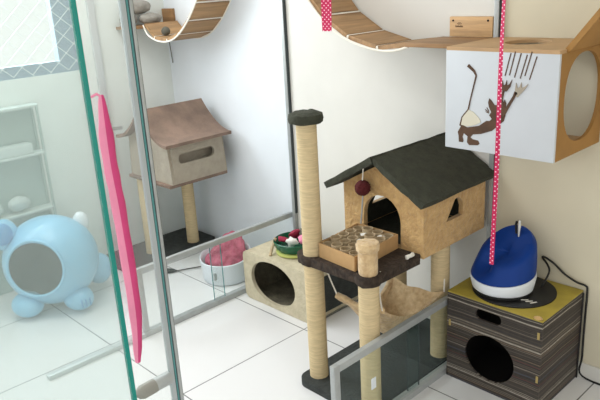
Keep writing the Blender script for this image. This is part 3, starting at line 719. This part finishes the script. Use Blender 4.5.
bm = B(); box(bm, (LX0, LY0-.02, LZ0-.018), (LX1, LY1, LZ0), .002); link_obj('house_floor', bm, 'house_wall_pink', L_)
bm = B(); box(bm, (LX0+.03, LY0+.03, LZ0+.001), (LX1-.06, LY1-.03, LZ0+.21)); link_obj('added_lining', bm, 'house_wall', L_)  # added filler box; its wall colour paints the brightness inside the slot
link_obj('post', sisal(-3.415, 2.235, .036, LZ0-.018, .038), 'sisal', L_)
link_obj('post', sisal(-3.47, 1.965, .036, LZ0-.018, .038), 'sisal', L_)

# ------------------------------------------------------------------ blue cat cave
cv = thing('cat_cave', 'pale blue animal-shaped plastic cat cave with round opening, behind the glass door', 'cat cave', (-3.34, 1.29, 0))
cc = Vector((-3.34, 1.285, .262)); az, el_ = radians(-47), radians(6)
hd = Vector((cos(az)*cos(el_), sin(az)*cos(el_), sin(el_)))
rot = hd.to_track_quat('Z', 'Y').to_matrix()
def shell(r, z1):
    bm = B(); rings = []
    n = 26; a0 = math.asin(z1)
    R = []
    for i in range(n+1):
        t = -pi/2+.02+(a0+pi/2-.02)*i/n
        R.append([bm.verts.new(cc+rot @ Vector((r*cos(t)*cos(2*pi*k/48), r*cos(t)*sin(2*pi*k/48), r*.96*sin(t)))) for k in range(48)])
    for i in range(n):
        for k in range(48): bm.faces.new((R[i][k], R[i][(k+1) % 48], R[i+1][(k+1) % 48], R[i+1][k]))
    bm.faces.new(R[0][::-1])
    for v in bm.verts: v.co.z = max(.012, v.co.z*.97)
    return bm
o = link_obj('body', shell(.245, .80), 'cave', cv, smooth=60)
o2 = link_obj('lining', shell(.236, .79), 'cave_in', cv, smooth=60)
bm = B(); rr_ = .245*math.sqrt(1-.80**2)
tube(bm, [cc+rot @ Vector((rr_*1.0*cos(2*pi*k/40), rr_*sin(2*pi*k/40), .245*.96*.80)) for k in range(41)], .008, 8); link_obj('opening_rim', bm, 'cave', cv, smooth=60)
def ear(c, r, m='cave'):
    bm = B(); blob(bm, c, r, 3); return bm
link_obj('ear', ear((-3.33, 1.475, .41), (.035, .045, .06)), 'white_plastic', cv, smooth=80)
link_obj('ear', ear((-3.42, 1.10, .43), (.06, .07, .085)), 'cave', cv, smooth=80)
link_obj('ear_inner', ear((-3.37, 1.075, .45), (.03, .05, .06)), 'cave_dark', cv, smooth=80)
link_obj('paw', ear((-3.175, 1.325, .065), (.095, .075, .065)), 'cave', cv, smooth=80)
link_obj('paw', ear((-3.31, 1.11, .065), (.095, .08, .065)), 'cave', cv, smooth=80)
link_obj('tail', ear((-3.32, 1.53, .12), (.06, .075, .09)), 'cave', cv, smooth=80)
for k in range(3):
    bm = B(); tube(bm, [(-3.088+.004*k, 1.300+.022*k, .085), (-3.078, 1.300+.022*k, .045)], .004, 6); link_obj('toe_line', bm, 'cave_dark', cv)

# ------------------------------------------------------------------ rack made up for vague shapes taken as reflections in the door glass
sh = thing('stand_in_rack', 'grey-green rack with white shelves, standing in for vague shapes in the door glass', 'shelf unit', (-3.62, 1.25, 0))
bm = B(); box(bm, (-3.695, 1.03, 0), (-3.685, 1.47, 1.02)); link_obj('back_panel', bm, 'shelf', sh)
for z in (.44, .76, 1.02):
    bm = B(); box(bm, (-3.684, 1.03, z), (-3.60, 1.47, z+.014), .002); link_obj('shelf', bm, 'shelf_white', sh)
for x in (-3.675, -3.606):
    for y in (1.035, 1.452):
        bm = B(); box(bm, (x-.005, y, 0), (x+.005, y+.012, 1.019)); link_obj('upright', bm, 'shelf', sh)
for c, r, lab in (((-3.64, 1.27, .775), (.035, .13, .055), 'pale box standing in for a vague shape on the upper rack shelf'),):
    single('stand_in_box', box(B(), (c[0]-r[0], c[1]-r[1], c[2]), (c[0]+r[0], c[1]+r[1], c[2]+r[2]), .004), 'shelf_white', lab, 'box', c)
for c, lab in (((-3.64, 1.13, .455), 'crumpled white lump standing in for vague clutter at the left of the lower rack shelf'), ((-3.64, 1.28, .455), 'crumpled white lump standing in for vague clutter at the right of the lower rack shelf')):
    bm = B(); blob(bm, (c[0], c[1], c[2]+.05), (.032, .06, .042), 3, .3, c[1]*20, 12); single('stand_in_lump', bm, 'shelf_white', lab, 'bag', c, 'crumpled white stand-in lumps on the rack', 60)

# ------------------------------------------------------------------ light
W = bpy.data.worlds.new('World'); S.world = W; W.use_nodes = True
W.node_tree.nodes['Background'].inputs[0].default_value = (1.0, .98, .95, 1); W.node_tree.nodes['Background'].inputs[1].default_value = 1.25
def area(name, loc, tgt, size, sizey, power, col):
    l = bpy.data.lights.new(name, 'AREA'); l.shape = 'RECTANGLE'; l.size = size; l.size_y = sizey; l.energy = power; l.color = col
    o = bpy.data.objects.new(name, l); COL.objects.link(o); o.location = loc
    o.rotation_euler = (Vector(tgt)-Vector(loc)).to_track_quat('-Z', 'Y').to_euler(); return o
area('daylight', (-4.3, 1.15, 1.95), (-2.3, 1.75, 1.15), 2.2, 1.7, 105, (.88, .95, 1.0))
area('ceiling_fill', (-2.9, 1.15, 2.58), (-2.9, 1.15, 0), 1.3, 1.0, 25, (1, .985, .96))  # unseen fill light added to brighten the far left wall

# ------------------------------------------------------------------ camera
cam = bpy.data.cameras.new('camera'); co = bpy.data.objects.new('camera', cam); COL.objects.link(co); S.camera = co
yaw, pit, rol = radians(-46.912), radians(18.294), radians(-3.3457)
f = Vector((sin(yaw)*cos(pit), cos(yaw)*cos(pit), -sin(pit))); r = Vector((cos(yaw), -sin(yaw), 0)); u = r.cross(f)
r2 = cos(rol)*r+sin(rol)*u; u2 = -sin(rol)*r+cos(rol)*u
mt = Matrix((r2, u2, -f)).transposed().to_4x4(); mt.translation = Vector((0, 0, 1.6)); co.matrix_world = mt
cam.sensor_width = 36; cam.lens = 669/600*36; cam.clip_start = .05
for o in bpy.data.objects:
    if '_o' in o: del o['_o']
S.view_settings.view_transform = 'Standard'; S.view_settings.look = 'None'; S.view_settings.gamma = 1
S.view_settings.use_curve_mapping = False; S.view_settings.exposure = 0.0
